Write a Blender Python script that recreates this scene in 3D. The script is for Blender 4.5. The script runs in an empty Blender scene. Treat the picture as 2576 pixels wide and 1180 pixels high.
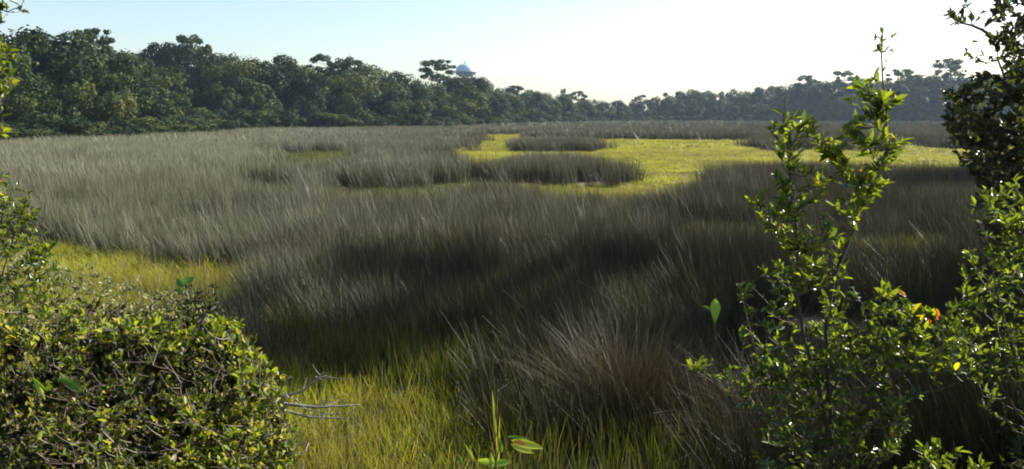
import bpy, math, random
import numpy as np
R = math.radians
C = bpy.context.scene.collection
rng = np.random.default_rng(7)
random.seed(7)

# ------------------------------------------------------------------ camera model
F = 804.0; YH = 115.5; CX, CY = 512.0, 234.5; CAMZ = 4.0
PITCH = math.atan((CY - YH) / F)
cp, sp = math.cos(PITCH), math.sin(PITCH)

def ray(px, py):
    u = (np.asarray(px, float) - CX) / F; v = (CY - np.asarray(py, float)) / F
    return np.stack([u, cp + v * sp, -sp + v * cp], -1)
def at(px, py, Y):                       # point on the pixel's ray at ground distance Y
    d = ray(px, py); k = np.asarray(Y, float) / d[..., 1]
    return d * k[..., None] + np.array([0, 0, CAMZ])
def on(px, py, z=0.0):                   # point where the pixel's ray meets height z
    d = ray(px, py); k = (z - CAMZ) / d[..., 2]
    return d * k[..., None] + np.array([0, 0, CAMZ])
def proj(x, y, z):
    zz = z - CAMZ
    dep = y * cp - zz * sp
    up = y * sp + zz * cp
    return CX + F * x / dep, CY - F * up / dep

# ------------------------------------------------------------------ noise
def vnoise(x, y, seed):
    r = np.random.default_rng(seed); T = r.random((256, 256))
    xi = np.floor(x).astype(int); yi = np.floor(y).astype(int)
    fx = x - xi; fy = y - yi; fx = fx * fx * (3 - 2 * fx); fy = fy * fy * (3 - 2 * fy)
    a = T[xi & 255, yi & 255]; b = T[(xi + 1) & 255, yi & 255]; c = T[xi & 255, (yi + 1) & 255]; d = T[(xi + 1) & 255, (yi + 1) & 255]
    return (a * (1 - fx) + b * fx) * (1 - fy) + (c * (1 - fx) + d * fx) * fy
def fbm(x, y, s, seed):                  # -1..1
    x = np.asarray(x, float) / s; y = np.asarray(y, float) / s
    return (vnoise(x, y, seed) * .55 + vnoise(x * 2.1, y * 2.1, seed + 1) * .28 + vnoise(x * 4.3, y * 4.3, seed + 2) * .17) * 2 - 1
def sstep(a, b, x):
    t = np.clip((x - a) / (b - a), 0, 1); return t * t * (3 - 2 * t)

def inpoly(px, py, poly):
    ins = np.zeros(np.shape(px), bool); n = len(poly)
    for i in range(n):
        x0, y0 = poly[i]; x1, y1 = poly[(i + 1) % n]
        if y0 == y1: continue
        c = ((y0 > py) != (y1 > py)) & (px < (x1 - x0) * (py - y0) / (y1 - y0) + x0)
        ins ^= c
    return ins

# ------------------------------------------------------------------ mesh helpers
def mesh_obj(name, verts, faces, mats, parent=None, tint=None, smooth=False, face_mat=None, extra=None):
    """faces: (n,4) or (n,3) array"""
    me = bpy.data.meshes.new(name)
    verts = np.asarray(verts, np.float32); faces = np.asarray(faces, np.int32)
    me.vertices.add(len(verts)); me.vertices.foreach_set('co', verts.ravel())
    if len(faces):
        k = faces.shape[1]
        me.loops.add(faces.size); me.loops.foreach_set('vertex_index', faces.ravel())
        me.polygons.add(len(faces)); me.polygons.foreach_set('loop_start', np.arange(0, faces.size, k, dtype=np.int32))
        if smooth: me.polygons.foreach_set('use_smooth', np.ones(len(faces), bool))
        if face_mat is not None: me.polygons.foreach_set('material_index', np.asarray(face_mat, np.int32))
    me.update(calc_edges=True)
    if tint is not None:
        a = me.attributes.new('tint', 'FLOAT', 'POINT'); a.data.foreach_set('value', np.asarray(tint, np.float32))
    for n_, t_, arr in (extra or []):
        a = me.attributes.new(n_, t_, 'POINT')
        a.data.foreach_set('vector' if t_ == 'FLOAT_VECTOR' else 'value', np.asarray(arr, np.int32 if t_ == 'INT' else np.float32).ravel())
    for m in (mats if isinstance(mats, (list, tuple)) else [mats]): me.materials.append(m)
    o = bpy.data.objects.new(name, me); C.objects.link(o)
    if parent is not None: o.parent = parent
    return o
def tag(o, label, cat, group=None):
    o['label'] = label; o['category'] = cat
    if group: o['group'] = group
    return o
def empty(name, loc=(0, 0, 0)):
    o = bpy.data.objects.new(name, None); C.objects.link(o); o.location = loc; o.empty_display_size = .3
    return o

class Geo:
    def __init__(s): s.v = []; s.f = []; s.t = []; s.n = 0
    def add(s, v, f, t):
        v = np.asarray(v, float); f = np.asarray(f, int)
        s.v.append(v); s.f.append(f + s.n); s.t.append(np.broadcast_to(np.asarray(t, float), (len(v),))); s.n += len(v)
    def obj(s, name, mat, parent=None, org=None, smooth=False):
        v = np.concatenate(s.v)
        if org is not None: v = v - np.asarray(org)
        return mesh_obj(name, v, np.concatenate(s.f), mat, parent, np.concatenate(s.t), smooth)

def tube(g, pts, r0, r1, sides=5, t=.5, cap=True):
    P = np.asarray(pts, float); n = len(P)
    if n < 2: return
    T = np.gradient(P, axis=0); T /= np.linalg.norm(T, axis=1)[:, None] + 1e-9
    ref = np.array([0.31, .87, .38]); A = np.cross(T, ref); A /= np.linalg.norm(A, axis=1)[:, None] + 1e-9
    B = np.cross(T, A)
    rr = np.linspace(r0, r1, n) if np.ndim(r0) == 0 else np.asarray(r0)
    an = np.linspace(0, 2 * math.pi, sides, endpoint=False)
    V = P[:, None, :] + rr[:, None, None] * (A[:, None, :] * np.cos(an)[None, :, None] + B[:, None, :] * np.sin(an)[None, :, None])
    V = V.reshape(-1, 3)
    i = np.arange(n - 1)[:, None] * sides; j = np.arange(sides)[None, :]; j2 = (j + 1) % sides
    Fq = np.stack([i + j, i + j2, i + sides + j2, i + sides + j], -1).reshape(-1, 4)
    g.add(V, Fq, t)

def norm(a): return a / (np.linalg.norm(a, axis=-1, keepdims=True) + 1e-9)
def rdir(n, r=rng):
    return norm(r.normal(size=(n, 3)))

def leaves(g, base, d, nrm, L, W, t, fold=.25, curl=.15, shape=0):
    """batch of 6-vertex folded leaves. base,d,nrm (n,3); L,W,t (n,)"""
    n = len(base); d = norm(d); s = norm(np.cross(d, nrm)); u = np.cross(s, d)
    L = np.broadcast_to(L, (n,))[:, None]; W = np.broadcast_to(W, (n,))[:, None]
    a, b = ((.33, .72) if shape == 0 else (.55, .85))
    wa, wb = ((.5, .38) if shape == 0 else (.5, .42))
    V = np.stack([base,
                  base + d * L * a + s * W * wa + u * W * fold,
                  base + d * L * b + s * W * wb + u * (W * fold - L * curl * .5),
                  base + d * L - u * L * curl,
                  base + d * L * b - s * W * wb + u * (W * fold - L * curl * .5),
                  base + d * L * a - s * W * wa + u * W * fold], 1).reshape(-1, 3)
    i = np.arange(n)[:, None] * 6
    Fq = np.concatenate([i + np.array([[0, 1, 2, 3]]), i + np.array([[0, 3, 4, 5]])])
    g.add(V, Fq, np.repeat(np.broadcast_to(t, (n,)), 6))

# ------------------------------------------------------------------ materials
def newmat(name):
    m = bpy.data.materials.new(name); m.use_nodes = True; nt = m.node_tree; nt.nodes.clear()
    return m, nt, nt.nodes.new('ShaderNodeOutputMaterial')
def ramp(nt, cols, fac):
    r = nt.nodes.new('ShaderNodeValToRGB'); el = r.color_ramp.elements
    while len(el) < len(cols): el.new(.5)
    for e, (p, c) in zip(el, cols): e.position = p; e.color = (*c, 1)
    nt.links.new(fac, r.inputs[0]); return r.outputs[0]
def attr(nt, name, kind='GEOMETRY'):
    a = nt.nodes.new('ShaderNodeAttribute'); a.attribute_name = name; a.attribute_type = kind; return a.outputs['Fac']
def math_(nt, op, a, b=None, clamp=False):
    n = nt.nodes.new('ShaderNodeMath'); n.operation = op; n.use_clamp = clamp
    for k, v in enumerate((a, b)):
        if v is None: continue
        if isinstance(v, (int, float)): n.inputs[k].default_value = v
        else: nt.links.new(v, n.inputs[k])
    return n.outputs[0]
def mixc(nt, fac, a, b, mode='MIX'):
    n = nt.nodes.new('ShaderNodeMix'); n.data_type = 'RGBA'; n.blend_type = mode
    for s, v in ((n.inputs[0], fac), (n.inputs[6], a), (n.inputs[7], b)):
        if isinstance(v, (int, float)): s.default_value = v
        elif isinstance(v, tuple): s.default_value = (*v, 1)
        else: nt.links.new(v, s)
    return n.outputs[2]
def wnoise(nt, scale, detail=2, vec=None):
    g = nt.nodes.new('ShaderNodeNewGeometry'); n = nt.nodes.new('ShaderNodeTexNoise')
    n.inputs['Scale'].default_value = scale; n.inputs['Detail'].default_value = detail
    nt.links.new(vec or g.outputs['Position'], n.inputs['Vector']); return n.outputs[0]

def leaf_mat(name, cols, trans=.35, tcol=(1.5, 1.5, .6), rough=.42, spec=.5, patch=0, objrand=0):
    m, nt, out = newmat(name)
    fac = attr(nt, 'tint')
    if objrand:
        oi = nt.nodes.new('ShaderNodeObjectInfo')
        fac = math_(nt, 'ADD', fac, math_(nt, 'MULTIPLY', math_(nt, 'SUBTRACT', oi.outputs['Random'], .5), objrand), True)
    col = ramp(nt, cols, fac)
    if patch:
        col = mixc(nt, 1.0, col, ramp(nt, [(.3, (.65, .7, .7)), (.7, (1.25, 1.2, 1.1))], wnoise(nt, patch, 3)), 'MULTIPLY')
    p = nt.nodes.new('ShaderNodeBsdfPrincipled'); nt.links.new(col, p.inputs['Base Color'])
    p.inputs['Roughness'].default_value = rough; p.inputs['Specular IOR Level'].default_value = spec
    tr = nt.nodes.new('ShaderNodeBsdfTranslucent'); nt.links.new(mixc(nt, 1.0, col, tcol, 'MULTIPLY'), tr.inputs[0])
    mx = nt.nodes.new('ShaderNodeMixShader'); mx.inputs[0].default_value = trans
    nt.links.new(p.outputs[0], mx.inputs[1]); nt.links.new(tr.outputs[0], mx.inputs[2]); nt.links.new(mx.outputs[0], out.inputs[0])
    return m
def bark_mat(name, a, b, scale=9):
    m, nt, out = newmat(name)
    p = nt.nodes.new('ShaderNodeBsdfPrincipled'); p.inputs['Roughness'].default_value = .85
    nt.links.new(ramp(nt, [(.3, a), (.7, b)], wnoise(nt, scale, 5)), p.inputs['Base Color']); nt.links.new(p.outputs[0], out.inputs[0])
    return m
def blade_mat(name, low, high, tip, trans, vary=.35, tcol=(1.3, 1.3, .7), dead=(.3, .26, .16), deadamt=.3, rough=.5, alt=None):
    """t along the blade lives in 'tint'; per-tuft value in instancer 'shade'"""
    m, nt, out = newmat(name)
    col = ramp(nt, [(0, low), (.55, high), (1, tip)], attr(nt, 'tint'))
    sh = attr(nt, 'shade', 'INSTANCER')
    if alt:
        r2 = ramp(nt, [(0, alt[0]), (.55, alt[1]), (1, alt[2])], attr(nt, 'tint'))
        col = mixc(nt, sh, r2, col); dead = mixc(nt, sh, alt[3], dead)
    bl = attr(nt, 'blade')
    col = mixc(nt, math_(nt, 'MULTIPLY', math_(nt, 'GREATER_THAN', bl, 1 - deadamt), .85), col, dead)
    k = math_(nt, 'ADD', 1 - vary, math_(nt, 'MULTIPLY', sh, 2 * vary))
    kk = math_(nt, 'MULTIPLY', k, math_(nt, 'ADD', .75, math_(nt, 'MULTIPLY', bl, .5)))
    cc = nt.nodes.new('ShaderNodeCombineColor')
    for q in range(3): nt.links.new(kk, cc.inputs[q])
    col = mixc(nt, 1.0, col, cc.outputs[0], 'MULTIPLY')
    p = nt.nodes.new('ShaderNodeBsdfPrincipled'); nt.links.new(col, p.inputs['Base Color']); p.inputs['Roughness'].default_value = rough
    p.inputs['Specular IOR Level'].default_value = .35
    tr = nt.nodes.new('ShaderNodeBsdfTranslucent'); nt.links.new(mixc(nt, 1.0, col, tcol, 'MULTIPLY'), tr.inputs[0])
    mx = nt.nodes.new('ShaderNodeMixShader'); mx.inputs[0].default_value = trans
    nt.links.new(p.outputs[0], mx.inputs[1]); nt.links.new(tr.outputs[0], mx.inputs[2]); nt.links.new(mx.outputs[0], out.inputs[0])
    return m

M = {}
M['rush'] = blade_mat('needle rush', (.028, .028, .010), (.055, .053, .028), (.130, .130, .076), .10, .18, (1.2, 1.15, .8), (.138, .134, .08), .35, alt=((.014, .017, .004), (.027, .027, .007), (.055, .044, .014), (.082, .062, .022)))  # olive blade bases, darkened in colour to deepen the shaded stand fronts
M['cord'] = blade_mat('cordgrass', (.09, .11, .02), (.20, .23, .022), (.31, .31, .038), .48, .22, (1.5, 1.45, .5), (.25, .19, .08), .16, alt=((.05, .045, .018), (.15, .145, .03), (.23, .19, .05), (.20, .14, .07)))
M['green'] = blade_mat('tall cordgrass', (.02, .032, .007), (.04, .058, .010), (.085, .09, .02), .4, .3, (1.5, 1.5, .5), (.16, .13, .06), .22)  # taller, greener grass; colour also darkened to stand for shade under the rush
M['bark'] = bark_mat('bark', (.045, .038, .03), (.12, .10, .08))
M['twig'] = bark_mat('twig bark', (.035, .022, .016), (.10, .07, .05), 30)
m, nt, out = newmat('twig bark'); p = nt.nodes.new('ShaderNodeBsdfPrincipled'); p.inputs['Roughness'].default_value = .7
nt.links.new(ramp(nt, [(0, (.025, .016, .012)), (.6, (.075, .05, .035)), (.85, (.16, .12, .09)), (1, (.30, .26, .22))], attr(nt, 'tint')), p.inputs['Base Color']); nt.links.new(p.outputs[0], out.inputs[0]); M['twig'] = m
M['driftwood'] = bark_mat('weathered wood', (.14, .12, .10), (.36, .33, .29), 40)
M['far'] = leaf_mat('far foliage', [(0, (.006, .016, .005)), (.35, (.019, .036, .009)), (.7, (.058, .076, .018)), (1, (.105, .104, .028))], .2, (1.3, 1.4, .6), .7, .15, 0, .55)
M['pine'] = leaf_mat('pine foliage', [(0, (.025, .045, .02)), (1, (.06, .09, .035))], .3, (1.2, 1.3, .6), .7, .15)

# ------------------------------------------------------------------ terrain
def bank_edge(x):
    return 7.6 + .35 * np.sin(x * .7) + np.where(x > 3, (x - 3) * .9, 0) + np.where(x < -3.5, (-3.5 - x) * 1.0, 0)
def height(x, y):
    x = np.asarray(x, float); y = np.asarray(y, float)
    h = 2.1 * sstep(0, 5.2, bank_edge(np.clip(x, -40, 40)) - y)
    h = h + .06 * fbm(x, y, 2.5, 5) * (1 + h)
    return h
def axis(lim, near):
    a = [0.0]; s = near
    while a[-1] < lim:
        a.append(a[-1] + s)
        if a[-1] > 14: s *= 1.09
    return np.array(a)
ax = axis(1500, .5); xs = np.concatenate([-ax[:0:-1], ax]); ys = np.concatenate([-axis(300, .6)[:0:-1], ax])
X, Y = np.meshgrid(xs, ys); Z = height(X, Y)
nx, ny = len(xs), len(ys); idx = np.arange(nx * ny).reshape(ny, nx)
fq = np.stack([idx[:-1, :-1], idx[:-1, 1:], idx[1:, 1:], idx[1:, :-1]], -1).reshape(-1, 4)
m, nt, out = newmat('marsh soil')
p = nt.nodes.new('ShaderNodeBsdfPrincipled'); p.inputs['Roughness'].default_value = .9
c1 = ramp(nt, [(.3, (.035, .030, .018)), (.55, (.07, .06, .03)), (.75, (.10, .09, .04))], wnoise(nt, 1.6, 6))
nt.links.new(c1, p.inputs['Base Color'])
bp = nt.nodes.new('ShaderNodeBump'); bp.inputs['Strength'].default_value = .6; nt.links.new(wnoise(nt, 14, 4), bp.inputs['Height']); nt.links.new(bp.outputs[0], p.inputs['Normal'])
nt.links.new(p.outputs[0], out.inputs[0]); M['soil'] = m
g_ = mesh_obj('ground', np.stack([X, Y, Z], -1).reshape(-1, 3), fq, M['soil'], smooth=True); g_['kind'] = 'structure'

# pale mud and shallow water at the far right of the flats
m, nt, out = newmat('wet mud'); p = nt.nodes.new('ShaderNodeBsdfPrincipled'); p.inputs['Roughness'].default_value = .3
nt.links.new(ramp(nt, [(.35, (.16, .15, .12)), (.65, (.30, .28, .24))], wnoise(nt, .8, 4)), p.inputs['Base Color']); nt.links.new(p.outputs[0], out.inputs[0])
def sheet(name, pix, z, mat):
    P = on(np.array([a for a, b in pix]), np.array([b for a, b in pix]), z); P[:, 2] = z
    c = P.mean(0); V = np.vstack([c, P]); n = len(P)
    f = np.array([[0, 1 + i, 1 + (i + 1) % n] for i in range(n)])
    o = mesh_obj(name, V, f, mat); o['kind'] = 'structure'; return o

# ------------------------------------------------------------------ grass layout (regions in photo pixels, on the marsh plane)
S = 1024 / 2576.
def pp(l): return [(a * S, b * S) for a, b in l]
def low(l, f=1.28): return [(a, 290.6 + (b - 290.6) * f) for a, b in l]   # where the foot of a rush stand lies when only its top edge is seen
FLATS = [
    pp([(1195, 337), (1335, 335), (1350, 346), (1480, 346), (1650, 349), (1900, 352), (2100, 357), (2450, 366), (2700, 372)] +
       low([(2700, 424), (2420, 424), (2250, 418), (2100, 413), (1900, 418), (1790, 430), (1750, 462), (1600, 474), (1500, 470), (1380, 462), (1250, 456)], 1.25) +
       [(1260, 445), (1400, 457), (1540, 463), (1592, 450)] + low([(1570, 392), (1480, 376), (1290, 374), (1050, 369)], 1.5) + [(1190, 360)]),
    pp([(120, 590), (300, 600), (340, 650), (480, 668), (640, 655), (690, 690), (640, 760), (590, 800), (-300, 840), (-300, 600)]),
    pp([(500, 850), (690, 895), (900, 935), (1240, 978), (1255, 1060), (1290, 1200), (1250, 1500), (-400, 1500), (-400, 800), (300, 800)]),
]
ISLES = [pp([(1305, 371), (1330, 362), (1490, 362), (1508, 371), (1480, 377), (1400, 379), (1320, 376)]), pp([(1895, 366), (1940, 352), (2030, 358), (2035, 372), (1950, 376)]),
         pp([(2148, 372), (2200, 366), (2205, 378), (2160, 380)]), pp([(2335, 362), (2450, 356), (2450, 372), (2340, 372)])]
HOLLOWS = [
    pp([(665, 374), (800, 381), (925, 376)] + low([(925, 386), (790, 388), (680, 385)], 1.5)),
    pp([(825, 440), (870, 466), (1060, 463), (1250, 440)] + low([(1260, 450), (1130, 466), (1000, 472), (850, 472), (790, 462)], 1.3)),
    pp([(1130, 402), (1290, 414), (1300, 440), (1150, 434)]), pp([(150, 391), (228, 387), (245, 436), (160, 440)]), pp([(580, 456), (780, 460), (800, 510), (600, 505)]),
    pp([(1700, 560), (1950, 565), (1980, 630), (1720, 620)]), pp([(2120, 610), (2440, 590), (2440, 650), (2150, 660)]),
]
GREEN = [pp([(640, 800), (700, 890), (900, 935), (1230, 980), (1290, 900), (1250, 860), (1000, 830), (800, 800)]),
         pp([(1290, 1100), (1500, 1130), (1800, 1110), (1900, 1500), (1260, 1500)])]
MUD = pp([(2262, 352), (2300, 354), (2330, 358), (2390, 357), (2400, 361), (2330, 364), (2270, 363)])

def region(x, y):
    d = np.hypot(x, y)
    w = .04 * d + .15
    xx = x + w * fbm(x, y, 2.2 + .03 * d.mean(), 31) * .9; yy = y + w * fbm(x, y, 2.2 + .03 * d.mean(), 47) * 1.2
    yy = np.maximum(yy + rng.normal(size=x.shape) * .016 * d, 4); xx = xx + rng.normal(size=x.shape) * .006 * d
    px, py = proj(xx, yy, .25)
    out = np.zeros(x.shape, int)
    for P_ in FLATS: out[inpoly(px, py, P_)] = 1
    for P_ in GREEN: out[inpoly(px, py, P_)] = 2
    for P_ in HOLLOWS: out[inpoly(px, py, P_) & (out == 0)] = 4
    for P_ in ISLES: out[inpoly(px, py, P_)] = 0
    out[inpoly(px, py, MUD)] = 3
    return out

# tree line: pixel column -> distance of the wood's edge
def shore1(px): return np.interp(px, [-140, 0, 119, 200, 226], [80, 100, 116, 143, 160])
def shore2(px): return np.interp(px, [120, 238, 318, 400, 477, 520, 600, 650, 750, 860, 950, 1200], [180, 176, 188, 205, 232, 275, 360, 400, 385, 360, 345, 320])
def marsh_limit(px):
    return np.where(px < 226, shore1(px), shore2(px))

def ribbons(n, radius, h, hv, width, splay, bend, seed, segs=3, tw=.35):
    r = np.random.default_rng(seed)
    a = r.random(n) * 2 * math.pi; q = radius * np.sqrt(r.random(n))
    base = np.stack([q * np.cos(a), q * np.sin(a), np.zeros(n)], 1)
    la = a + r.normal(size=n) * 1.2; ls = np.abs(r.normal(size=n)) * splay + splay * .3 * q / radius
    out = np.stack([np.cos(la), np.sin(la), np.zeros(n)], 1)
    H = h * (1 - hv + hv * r.random(n) ** .7 * 1.3)
    fa = r.random(n) * math.pi; side = np.stack([np.cos(fa), np.sin(fa), np.zeros(n)], 1)
    V = []; T = []
    bv = r.random(n) * bend
    for k in range(segs + 1):
        t = k / segs
        c = base + out * (H * (ls * t + bv * t ** 2.4))[:, None] + np.array([0, 0, 1.0]) * (H * (t - .35 * (bv + ls * .3) * t ** 2))[:, None]
        c[:, 2] -= .05
        w = width * (1 - t ** 1.6 * (1 - .12))
        V.append(np.stack([c - side * w / 2, c + side * w / 2], 1)); T.append(np.full(n, t))
    V = np.stack(V, 1)                               # n,segs+1,2,3
    V = V.reshape(-1, 3)
    rows = (segs + 1) * 2
    i = np.arange(n)[:, None, None] * rows; k = np.arange(segs)[None, :, None] * 2
    Fq = (i + k + np.array([0, 1, 3, 2])[None, None, :]).reshape(-1, 4)
    T = np.repeat(np.stack(T, 1), 2, axis=1).ravel()
    B = np.repeat(r.random(n), rows)
    return V, Fq, T, B

def scatter_nodes(K):
    ng = bpy.data.node_groups.new('scatter', 'GeometryNodeTree')
    ng.interface.new_socket('Geometry', in_out='INPUT', socket_type='NodeSocketGeometry')
    ng.interface.new_socket('Geometry', in_out='OUTPUT', socket_type='NodeSocketGeometry')
    N, L = ng.nodes, ng.links
    gi = N.new('NodeGroupInput'); go = N.new('NodeGroupOutput'); jn = N.new('GeometryNodeJoinGeometry')
    def named(n, t):
        a = N.new('GeometryNodeInputNamedAttribute'); a.data_type = t; a.inputs['Name'].default_value = n; return a.outputs['Attribute']
    def eq(sock, v):
        c = N.new('FunctionNodeCompare'); c.data_type = 'INT'; c.operation = 'EQUAL'
        L.new(sock, c.inputs[2]); c.inputs[3].default_value = v; return c.outputs[0]
    proto = named('proto', 'INT'); rot = named('rot', 'FLOAT_VECTOR'); scl = named('scl', 'FLOAT_VECTOR')
    for k in range(K):
        s = N.new('GeometryNodeSeparateGeometry'); s.domain = 'POINT'; L.new(gi.outputs[0], s.inputs[0]); L.new(eq(proto, k), s.inputs[1])
        q = N.new('GeometryNodeSeparateGeometry'); q.domain = 'POINT'; L.new(gi.outputs[0], q.inputs[0]); L.new(eq(proto, 100 + k), q.inputs[1])
        ip = N.new('GeometryNodeInstanceOnPoints'); L.new(q.outputs[0], ip.inputs['Points']); L.new(s.outputs[0], ip.inputs['Instance'])
        L.new(rot, ip.inputs['Rotation']); L.new(scl, ip.inputs['Scale']); L.new(ip.outputs[0], jn.inputs[0])
    L.new(jn.outputs[0], go.inputs[0])
    return ng

def grass_object(name, label, cat, protos, pts, var, rot, scl, shade, mat):
    V = []; Fq = []; T = []; B = []; PR = []; n = 0
    for k, (v, f, t, b) in enumerate(protos):
        V.append(v); Fq.append(f + n); T.append(t); B.append(b); PR.append(np.full(len(v), k)); n += len(v)
    np_ = n; V.append(pts); V = np.concatenate(V); N_ = len(V); m_ = len(pts)
    PR = np.concatenate(PR + [100 + var]); z = np.zeros(np_)
    o = mesh_obj(name, V, np.concatenate(Fq), mat, None, np.concatenate(T + [np.zeros(m_)]),
                 extra=[('blade', 'FLOAT', np.concatenate(B + [np.zeros(m_)])), ('proto', 'INT', PR),
                        ('rot', 'FLOAT_VECTOR', np.concatenate([np.zeros((np_, 3)), rot])), ('scl', 'FLOAT_VECTOR', np.concatenate([np.ones((np_, 3)), scl])),
                        ('shade', 'FLOAT', np.concatenate([z, shade]))])
    md = o.modifiers.new('scatter', 'NODES'); md.node_group = scatter_nodes(len(protos))
    o['kind'] = 'stuff'; o['label'] = label; o['category'] = cat
    return o

BANDS = [(6.5, 20, .21), (20, 45, .33), (45, 100, .62), (100, 210, 1.15), (210, 420, 2.2)]
cand = {}
for bi, (d0, d1, s) in enumerate(BANDS):
    xm = d1 * .86
    gx, gy = np.meshgrid(np.arange(-xm, xm, s), np.arange(2, d1, s))
    gx = (gx + rng.uniform(-.5, .5, gx.shape) * s).ravel(); gy = (gy + rng.uniform(-.5, .5, gy.shape) * s).ravel()
    d = np.hypot(gx, gy); fr = 1 + 0 * d
    k = (d >= d0) & (d < d1) & (np.abs(gx) < gy * .72 + 5)
    gx, gy = gx[k], gy[k]
    ppx, _ = proj(gx, gy, 0)
    k = gy < marsh_limit(ppx) + 4
    cand[bi] = (gx[k], gy[k])

def build_grass(name, label, cat, codes, mat, spec, hfun, dens, seed, band_dens=None):
    r = np.random.default_rng(seed); protos = []; PT = []; VA = []; RO = []; SC = []; SH = []
    for bi in range(5):
        nv = 3
        for q in range(nv):
            protos.append(ribbons(seed=seed * 50 + bi * 7 + q, **spec[bi]))
        x, y = cand[bi]
        reg = region(x, y)
        k = np.isin(reg, codes) & (r.random(len(x)) < dens(x, y))
        x, y = x[k], y[k]; n = len(x)
        h, tx, ty, sh = hfun(x, y, r)
        rz = r.random(n) * 2 * math.pi
        rx = tx * np.cos(-rz) - ty * np.sin(-rz); ry = tx * np.sin(-rz) + ty * np.cos(-rz)
        PT.append(np.stack([x, y, height(x, y)], 1)); VA.append(bi * nv + r.integers(0, nv, n))
        RO.append(np.stack([rx, ry, rz], 1)); w = r.uniform(.85, 1.2, n)
        SC.append(np.stack([w, w, h], 1)); SH.append(sh)
    return grass_object(name, label, cat, protos, np.concatenate(PT), np.concatenate(VA), np.concatenate(RO), np.concatenate(SC), np.clip(np.concatenate(SH), 0, 1), mat)

def rush_h(x, y, r):
    n = len(x); d = np.hypot(x, y)
    far_ = sstep(24, 38, d)
    h = 1.1 + .35 * far_ + (.27 - .1 * far_) * fbm(x, y, 5, 11) + .2 * fbm(x, y, 1.3, 12) + (.25 - .12 * far_) * fbm(x, y, 14, 14) + r.normal(size=n) * (.13 - .08 * far_)
    lean = .10 + .22 * np.clip(fbm(x, y, 7, 21) + .35 - x / (d + 1) * .5, 0, 1)
    ty = -lean + r.normal(size=n) * .15            # tips lean to the left
    tx = .12 * fbm(x, y, 6, 22) + r.normal(size=n) * .14
    sh = .30 + .55 * sstep(.02, -.4, x / (y + 1)) + .22 * sstep(35, 75, d) - .25 * sstep(.05, .35, x / (y + 1)) + .55 * fbm(x, y, 6, 23) + .4 * fbm(x, y, 1.6, 24) + r.normal(size=n) * .12  # paler left, browner right: plant variation plus shade put into the colour
    h = h + (1 - far_) * (.26 * fbm(x, y, 3.2, 15) + .34 * fbm(x, y, .8, 16)) + .3 * np.exp(-((x - 1) / 7) ** 2 - ((y - 17.5) / 3.5) ** 2)
    k = r.random(n) < .06 * (1 - far_); h = np.where(k, h * 1.2, h); tx = tx + k * r.normal(size=n) * .3; ty = ty + k * r.normal(size=n) * .3
    return np.clip(h, .7, 1.95), tx, ty, sh
def cord_h(x, y, r):
    n = len(x); d = np.hypot(x, y)
    h = .37 + .10 * fbm(x, y, 4, 41) + .1 * fbm(x, y, .8, 42) + r.normal(size=n) * .05 - .2 * sstep(22, 34, d)
    return np.clip(h, .14, .8), r.normal(size=n) * .1, -.01 + r.normal(size=n) * .1, .72 - .2 * sstep(11.5, 9, d) + .7 * fbm(x, y * 2.5, 9, 43) + .5 * fbm(x, y, 1, 44) + r.normal(size=n) * .1
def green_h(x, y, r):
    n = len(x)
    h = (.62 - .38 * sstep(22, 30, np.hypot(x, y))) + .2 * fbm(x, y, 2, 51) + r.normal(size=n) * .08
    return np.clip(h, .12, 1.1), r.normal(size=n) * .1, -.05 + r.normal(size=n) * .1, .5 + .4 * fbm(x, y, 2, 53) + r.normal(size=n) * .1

rs = [dict(n=34, radius=.20, h=1, hv=.5, width=.008, splay=.16, bend=.25, segs=3),
      dict(n=64, radius=.32, h=1, hv=.42, width=.0095, splay=.16, bend=.25, segs=3),
      dict(n=84, radius=.60, h=1, hv=.3, width=.021, splay=.15, bend=.2, segs=2),
      dict(n=90, radius=1.1, h=1, hv=.25, width=.05, splay=.14, bend=.15, segs=2),
      dict(n=100, radius=2.1, h=1, hv=.2, width=.12, splay=.12, bend=.1, segs=2)]
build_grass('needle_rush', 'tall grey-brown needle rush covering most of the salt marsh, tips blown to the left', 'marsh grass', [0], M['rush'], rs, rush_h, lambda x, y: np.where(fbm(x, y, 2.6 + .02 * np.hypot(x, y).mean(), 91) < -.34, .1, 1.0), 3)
cs = [dict(n=22, radius=.18, h=1, hv=.5, width=.012, splay=.10, bend=.08, segs=3),
      dict(n=34, radius=.30, h=1, hv=.5, width=.016, splay=.14, bend=.25, segs=2),
      dict(n=50, radius=.58, h=1, hv=.5, width=.035, splay=.2, bend=.2, segs=2),
      dict(n=60, radius=1.1, h=1, hv=.5, width=.08, splay=.3, bend=.2, segs=2),
      dict(n=70, radius=2.1, h=1, hv=.5, width=.17, splay=.5, bend=.2, segs=2)]
build_grass('cordgrass', 'short bright yellow-green cordgrass on the open flats and in the near hollow', 'marsh grass', [1], M['cord'], cs, cord_h, lambda x, y: np.where((height(x, y) > .25) & (x < -.8), .05, 1.0), 4)
gs = [dict(c) for c in cs]; gs[0]['width'] = .012
build_grass('tall_cordgrass', 'green cordgrass at the foot of the near rush, colour darkened for its shade', 'marsh grass', [2, 4], M['green'], gs, green_h, lambda x, y: np.where((x > .2) & (y < 12), .28, .8), 5)
# a second, thin sowing of green blades inside the rush
def mixin(x, y):
    return .30 * (fbm(x, y, 3, 61) > .12) * (np.hypot(x, y) < 45)
build_grass('green_marsh_grass', 'scattered green blades growing up among the brown needle rush', 'marsh grass', [0], M['green'], gs, lambda x, y, r: tuple(a if i else a * 1.25 for i, a in enumerate(green_h(x, y, r))), mixin, 6)

sheet('mud_flat', MUD, .03, m)

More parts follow.
